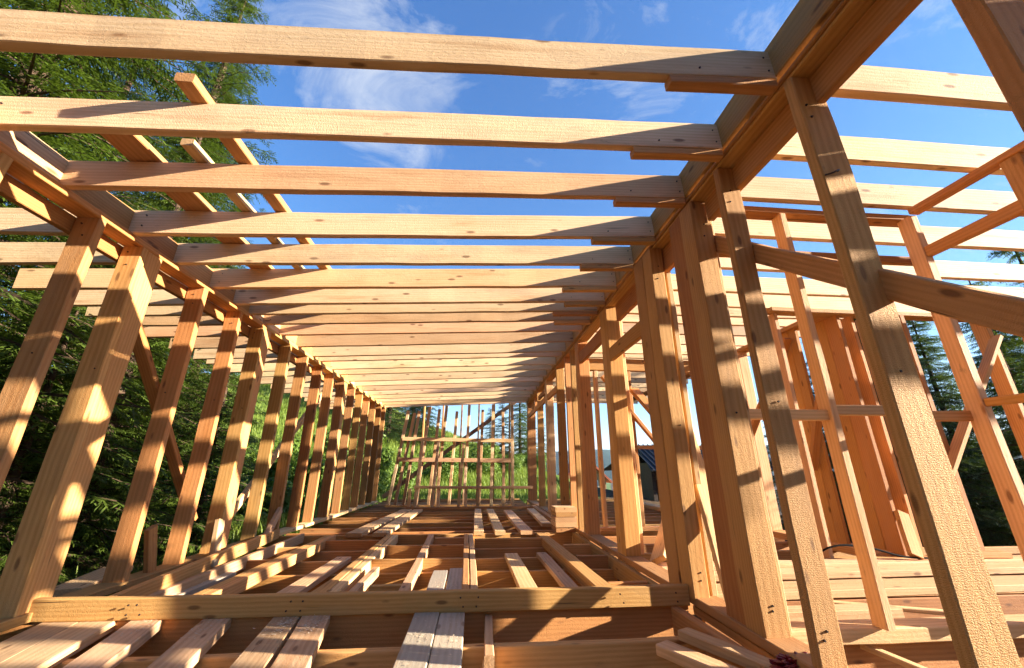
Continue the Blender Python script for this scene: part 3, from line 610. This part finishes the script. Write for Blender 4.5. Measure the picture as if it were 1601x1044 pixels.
for (m, x, y, s, rz, lab) in [
    (A, -7.6, 30, .62, 1.0, 'dark spruce on the slope behind the end frames, beside the wall'), (B, -6.2, 29, .85, 2.0, 'dark spruce on the slope, second in the row behind the end frames'),
    (A, -5.0, 32, .6, 3.0, 'dark spruce on the slope, third in the row behind the end frames'), (B, -3.9, 30, .75, 4.2, 'dark spruce on the slope, last of the row behind the end frames'),
    (B, 3.6, 33, .72, .6, 'slim spruce standing alone against the sky behind the end frame'), (D, 2.2, 34, .75, 1.1, 'small spruce beside the slim lone spruce'),
    (D, 1.2, 35, .6, 1.9, 'smallest spruce below the lone spruce on the slope'), (D, 4.6, 36, .8, .2, 'bushy small spruce by the end post of the partition'), (B, 6.2, 38, .45, 2.7, 'little spruce between the end post and the pale stud')]:
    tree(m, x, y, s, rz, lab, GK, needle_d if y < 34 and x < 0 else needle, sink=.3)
GQ = 'spruces beyond the side room'
for (m, x, y, s, rz, lab) in [
    (E, 9.6, 9.2, .62, 1.2, 'dark spruce behind the back wall of the side room, beside the double plank'), (E, 11.6, 10.6, .66, 2.4, 'dark spruce standing behind the orange planks'),
    (D, 7.9, 9.6, .62, .5, 'dark small spruce low behind the side-room studs'), (E, 8.6, 7.6, .55, 3.5, 'dense dark spruce straight behind the double plank post'), (D, 11.8, 6.6, 1.0, 1.5, 'dark bushy spruce filling the bay beside the offcut'), (D, 9.4, 5.4, .62, 4.5, 'lowest dark spruce close behind the side-room back wall'), (E, 17.0, 13.0, .8, .2, 'big dark spruce deeper in the wood beyond the side room'), (E, 18.0, 8.6, .8, 3.1, 'dark spruce deeper in the wood near the picture edge'), (E, 13.0, 13.0, .7, 2.2, 'dark spruce deeper in the wood behind the orange planks'), (D, 10.0, 6.4, .80, 2.9, 'low dark spruce behind the open bay of the side room'), 
    (E, 14.2, 9.0, .62, 4.4, 'spruce with thin spreading branches against the sky beyond the side room'), (D, 13.4, 7.0, .9, 5.3, 'low spruce below the thin-branched one')]:
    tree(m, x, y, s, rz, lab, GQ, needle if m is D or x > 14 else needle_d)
# leafy bushes: many small leaves
def bush_mesh(seed, r, h, n, ls=.05):
    rnd = random.Random(seed); V = []; F = []
    cl = [(rnd.uniform(-1, 1) * r * .7, rnd.uniform(-1, 1) * r * .7, rnd.uniform(.15, .9) * h, rnd.uniform(.25, .5) * r) for _ in range(16)]
    for i in range(n):
        cx, cy, cz, cr = rnd.choice(cl); d = Vector((rnd.gauss(0, 1), rnd.gauss(0, 1), rnd.gauss(0, 1))).normalized() * cr * rnd.uniform(.55, 1.05)
        p = Vector((cx, cy, max(.03, cz + d.z * .9))) + Vector((d.x, d.y, 0)); nrm = (d.normalized() + Vector((rnd.uniform(-.7, .7), rnd.uniform(-.7, .7), rnd.uniform(0, .8)))).normalized()
        a = nrm.orthogonal().normalized(); a = Matrix.Rotation(rnd.uniform(0, 6.28), 3, nrm) @ a; b_ = nrm.cross(a); s = ls * rnd.uniform(.6, 1.4); k = len(V)
        V.extend((p - a * s, p + b_ * s * .5, p + a * s, p - b_ * s * .5)); F.append((k, k + 1, k + 2, k + 3))
    me = bpy.data.meshes.new('bush_leaves'); me.from_pydata([tuple(v) for v in V], [], F); return me
bu1 = bush_mesh(5, 1.3, 2.0, 9000, .06); bu2 = bush_mesh(6, 1.1, 1.5, 8000, .05)
def bush(me, x, y, s, lab, g='bushes on the slope'):
    o = bpy.data.objects.new('bush', me); C.objects.link(o)
    if not me.materials: me.materials.append(leaf)
    o.location = (x, y, ground_h(x, y) - .15); o.rotation_euler = (0, 0, random.uniform(0, 6)); o.scale = (s, s, s); tag(o, lab, 'bush', g)
for a in [(bu1, -4.6, 17.5, 1.0, 'bright green bush between the wall end and the slanting frame'), (bu2, -3.4, 19, .9, 'bush low behind the slanting end frame'), (bu1, -5.9, 19.5, 1.3, 'large bush at the forest edge on the slope'), (bu2, -1.6, 22, 1.0, 'round bush in the middle of the grassy slope'),
          (bu1, .4, 25, .9, 'bush under the lone spruce on the slope'), (bu2, 2.2, 26, .9, 'bush near the small spruces on the slope'), (bu1, -7.2, 14.6, 1.1, 'bush where the forest meets the slope'), (bu2, -5.3, 11.3, .9, 'bush seen through the last studs of the forest wall'), (bu1, -5.6, 13.4, .95, 'bush behind the last studs beside the slope'), (bu2, 4.4, 30, .9, 'bush by the end post of the partition wall')]: bush(*a)
# grass on the slope and by the forest wall
def tufts(name, pts, hgt, n, mat, wd=.012):
    V = []; F = []
    for (x, y) in pts:
        z = ground_h(x, y) - .02
        for _ in range(n):
            a = random.uniform(0, 6.28); l = hgt * random.uniform(.5, 1.3); le = random.uniform(.1, .6) * l; ox, oy = random.uniform(-.25, .25), random.uniform(-.25, .25)
            p = Vector((x + ox, y + oy, z)); sd = Vector((math.cos(a + 1.57), math.sin(a + 1.57), 0)) * wd; k = len(V)
            m = p + Vector((math.cos(a) * le * .3, math.sin(a) * le * .3, l * .6)); e = p + Vector((math.cos(a) * le, math.sin(a) * le, l))
            V.extend((tuple(p - sd), tuple(p + sd), tuple(m + sd * .7), tuple(m - sd * .7), tuple(e))); F.append((k, k + 1, k + 2, k + 3)); F.append((k + 3, k + 2, k + 4))
    me = bpy.data.meshes.new(name); me.from_pydata(V, [], F); return link(name, me, mat)
grassm = leafmat('grass_blades', (.07, .115, .014), (.22, .29, .045), (.3, .4, .04))
pts = [(random.uniform(-10, 5), 14.5 + 27 * random.random() ** 1.3) for _ in range(4600)] + [(random.uniform(-26, -8), 14.5 + 27 * random.random() ** 1.2) for _ in range(4200)] + [(random.uniform(-8, -3.2), random.uniform(9, 15)) for _ in range(700)]
tag(tufts('grass', pts, .42, 11, grassm, .016), 'long green grass covering the slope behind the house', 'grass', None, 'stuff')
pts = [(random.uniform(-4.8, -2.95), random.uniform(1.5, 10)) for _ in range(420)]
tag(tufts('undergrowth', pts, .28, 12, grassm, .014), 'low grass and weeds at the foot of the stud wall', 'undergrowth', None, 'stuff')

# ------------------------------------------------------------------ neighbouring houses
logm = wood('dark_house_timber', (.045, .03, .022), (.02, .014, .01), .1, .2)
roofm = simple('dark_metal_roof', (.016, .018, .026), .6, .25, 2, 0, .3)
whitem = simple('painted_trim', (.55, .57, .58), .6, .1)
glassm = simple('window_glass', (.10, .16, .22), .12, .2, 1, 0, .6)
redm = simple('red_roof_tiles', (.30, .075, .035), .7, .3, 5)
tanm = wood('log_wall_timber', (.38, .26, .14), (.24, .15, .07), .2, .2)
def mesh(name, vs, fs, mat, parent):
    me = bpy.data.meshes.new(name); me.from_pydata(vs, [], fs)
    bm = bmesh.new(); bm.from_mesh(me); bmesh.ops.recalc_face_normals(bm, faces=bm.faces); bm.to_mesh(me); bm.free()
    return link(name, me, mat, parent)
def boxes(name, bl, mat, parent):
    vs = []; fs = []
    for x0, x1, y0, y1, z0, z1 in bl:
        k = len(vs); vs += [(x, y, z) for z in (z0, z1) for y in (y0, y1) for x in (x0, x1)]
        fs += [tuple(k + i for i in f) for f in ((0, 1, 3, 2), (4, 5, 7, 6), (0, 1, 5, 4), (2, 3, 7, 6), (0, 2, 6, 4), (1, 3, 7, 5))]
    return mesh(name, vs, fs, mat, parent)
hs_ = empty('house', (11.5, 21, -3.2), 'dark timber house with a ribbed metal roof beyond the side room', 'house', 'neighbouring houses')
# ridge runs along the view, gable towards the room
X0, X1, Y0, Y1, zb, ze, zr = 8.75, 15.0, 20.0, 26.0, -3.4, 1.15, 2.0
boxes('wall', [(X0, X0 + .2, Y0 + .2, Y1, zb, ze), (X0 + .2, X1, Y1 - .2, Y1, zb, ze), (X1 - .2, X1, Y0, Y1 - .2, zb, ze), (X0 + .9, X1 - .2, Y0 + 1.4, Y0 + 1.6, zb, ze)], logm, hs_)
boxes('porch_post', [(X0, X0 + .2, Y0, Y0 + .2, zb, ze)], logm, hs_); boxes('porch_post', [(X0 + 2.2, X0 + 2.4, Y0, Y0 + .2, zb, ze)], logm, hs_); boxes('porch_beam', [(X0 + .2, X1 - .2, Y0, Y0 + .2, .35, .55)], tanm, hs_)
def slab(a, b_, c, d, th):
    a, b_, c, d = map(Vector, (a, b_, c, d)); n = (b_ - a).cross(d - a).normalized() * th
    return [tuple(v) for v in (a, b_, c, d, a + n, b_ + n, c + n, d + n)], [(0, 1, 2, 3), (4, 5, 6, 7), (0, 1, 5, 4), (1, 2, 6, 5), (2, 3, 7, 6), (3, 0, 4, 7)]
v, f = slab((X0 - .4, Y0 - .9, .75), (X1 + .5, Y0 - .9, .75), (X1 + .5, Y0 + 1.9, zr + .05), (X0 + .1, Y0 + 1.9, zr + .05), .06); rf = mesh('roof', v, f, roofm, hs_)
rb = []
for k in range(26):
    x = X0 - .3 + k * .26; rb.append((x, x + .04))
vs = []; fs = []
for x0, x1 in rb:
    k = len(vs); dx = .35 * 0
    for (y, z) in ((Y0 - .91, .82), (Y0 + 1.88, zr + .12)):
        for x in (x0, x1): vs += [(x, y, z), (x, y, z + .05)]
    fs += [(k, k + 2, k + 3, k + 1), (k + 4, k + 5, k + 7, k + 6), (k + 1, k + 3, k + 7, k + 5), (k, k + 1, k + 5, k + 4), (k + 2, k + 6, k + 7, k + 3)]
o = mesh('roof_rib', vs, fs, roofm, hs_); o['kind'] = 'stuff'
v, f = slab((X1 + .5, Y1 + .6, .75), (X0 - .4, Y1 + .6, .75), (X0 + .1, Y0 + 1.9, zr), (X1 + .5, Y0 + 1.9, zr), .06); mesh('roof', v, f, roofm, hs_)
boxes('door', [(X0 + 1.25, X0 + 1.6, Y0 + 1.34, Y0 + 1.395, zb + .2, -.2)], whitem, hs_)
boxes('window', [(X0 + .98, X0 + 1.08, Y0 + 1.34, Y0 + 1.395, -.5, .3)], whitem, hs_)
ct = empty('cottage', (14.0, 55, -3.5), 'small log cottage with a red gable roof far behind the partition', 'cottage', 'neighbouring houses')
boxes('wall', [(12.0, 17.6, 55, 60, -6.5, -.45)], tanm, ct)
vs = [(12.0, 55, -.45), (17.6, 55, -.45), (14.8, 55, 2.2), (12.0, 60, -.45), (17.6, 60, -.45), (14.8, 60, 2.2)]
mesh('gable', vs, [(0, 1, 2), (3, 5, 4), (0, 2, 5, 3), (1, 4, 5, 2), (0, 3, 4, 1)], tanm, ct)
v, f = slab((11.4, 54.4, -.95), (14.8, 54.4, 2.28), (14.8, 60.6, 2.28), (11.4, 60.6, -.95), .22); mesh('roof', v, f, redm, ct)
v, f = slab((14.8, 54.4, 2.28), (18.2, 54.4, -.95), (18.2, 60.6, -.95), (14.8, 60.6, 2.28), .22); mesh('roof', v, f, redm, ct)
boxes('chimney', [(15.6, 16.2, 56.4, 57, 1.0, 3.0)], redm, ct)
for x in (13.4, 14.7, 16.0):
    w_ = boxes('window', [(x - .5, x + .5, 54.9, 55.0, -1.9, -.6)], whitem, ct)
    p_ = boxes('pane', [(x - .38, x + .38, 54.86, 54.895, -1.78, -.72)], glassm, ct); M = p_.matrix_local.copy(); p_.parent = w_; p_.matrix_parent_inverse = Matrix(); p_.matrix_local = w_.matrix_local.inverted() @ M

# ------------------------------------------------------------------ air
hzm = bpy.data.materials.new('thin_haze'); hzm.use_nodes = True; t = hzm.node_tree; t.nodes.clear()
o_ = N(t, 'ShaderNodeOutputMaterial'); pv = N(t, 'ShaderNodeVolumePrincipled'); pv.inputs['Color'].default_value = (.62, .80, 1.0, 1); pv.inputs['Density'].default_value = .00016; pv.inputs['Anisotropy'].default_value = .2
L(t, pv.outputs[0], o_.inputs['Volume'])
hz = boxes('haze', [(-2900, 2900, -700, 3100, -60, 190)], hzm, None); tag(hz, kind='stuff', label='thin blue valley haze in front of the far hills', cat='haze')

# ------------------------------------------------------------------ nails and sawdust
steel = simple('rusty_steel', (.05, .035, .03), .5, .3, 30, .6, .4)
bm = bmesh.new(); bmesh.ops.create_cone(bm, cap_ends=True, segments=10, radius1=.0058, radius2=.0045, depth=.006); nail_me = bpy.data.meshes.new('nail_head'); bm.to_mesh(nail_me); bm.free(); nail_me.materials.append(steel)
def nail(p, n, parent):
    o = bpy.data.objects.new('nail_head', nail_me); C.objects.link(o); o.parent = parent
    M = Vector(n).to_track_quat('Z', 'Y').to_matrix().to_4x4(); M.translation = Vector(p) - parent.location; o.matrix_local = M
for o in [q for q in C.objects if q.name.split('.')[0] == 'ceiling_joist' and q.type == 'EMPTY'][3:12]:
    y = o.location.y - .001
    for dx, dz in ((-.05, .05), (-.06, .14), (-.42, .03)): nail((XR + dx, y, zc(XR) + dz), (0, -1, 0), o)
    for dx, dz in ((.05, .06), (.06, .15)): nail((XL + dx, y, zc(XL) + dz), (0, -1, 0), o)
for y, x in ((1.275, 1.53), (1.895, 1.53), (2.23, 1.55), (2.87, 1.51)):
    for z in (.16, .21, 1.18, 2.40, 2.50): nail((x + random.uniform(-.02, .02), y - .002, z + random.uniform(-.02, .02)), (0, -1, 0), rw)
for y in (2.515, 2.89, 3.62, 4.22, 4.715):
    for z in (2.33, 2.42, 1.5): nail((XL - .07 + random.uniform(-.03, .03), y - .002, z + random.uniform(-.02, .02)), (0, -1, 0), lw)
for x in (-2.05, -1.98, -1.12, -1.04, -.05, .03, .98, 1.35):
    for z in (.035, .085): nail((x + random.uniform(-.02, .02), 2.93 - .0015 * (x + 2.6), z), (0, -1, 0), cb)
tag(tube('bent_nail', [(1.487, 1.268, 2.075), (1.50, 1.25, 2.07), (1.53, 1.245, 2.085), (1.555, 1.268, 2.10)], .004, steel), 'bent nail hooked round the post that carries the sloping brace', 'nail')
dust = simple('sawdust', (.62, .50, .36), .95, .2, 40, 0, 0)
V = []; F = []
for (cx, cy, cz, rx, ry, n) in ((-1.085, 2.80, .002, .06, .26, 150), (-.92, 2.84, .004, .06, .2, 170), (-1.50, 2.80, .002, .06, .25, 80), (-1.89, 2.82, .002, .06, .2, 60), (-.28, 3.5, -.028, .05, .35, 130), (-.135, 3.5, -.03, .05, .35, 130), (-.27, 2.6, .005, .06, .3, 60), (-.117, 2.6, .002, .06, .3, 60), (-2.22, 3.8, -.027, .05, .5, 120), (1.565, 2.05, -.001, .06, .3, 90)):
    for _ in range(n):
        x, y = cx + random.gauss(0, .5) * rx, cy + random.gauss(0, .5) * ry; a = random.uniform(0, 6.28); l = random.uniform(.003, .011); k = len(V); c_, s_ = math.cos(a) * l, math.sin(a) * l; z = cz + random.uniform(.0, .004)
        V += [(x - c_, y - s_, z), (x + s_ * .4, y - c_ * .4, z + .001), (x + c_, y + s_, z + random.uniform(0, .005)), (x - s_ * .4, y + c_ * .4, z + .001)]; F.append((k, k + 1, k + 2, k + 3))
me = bpy.data.meshes.new('sawdust'); me.from_pydata(V, [], F); tag(link('sawdust', me, dust), 'pale sawdust and shavings scattered over the floor planks', 'sawdust', None, 'stuff')
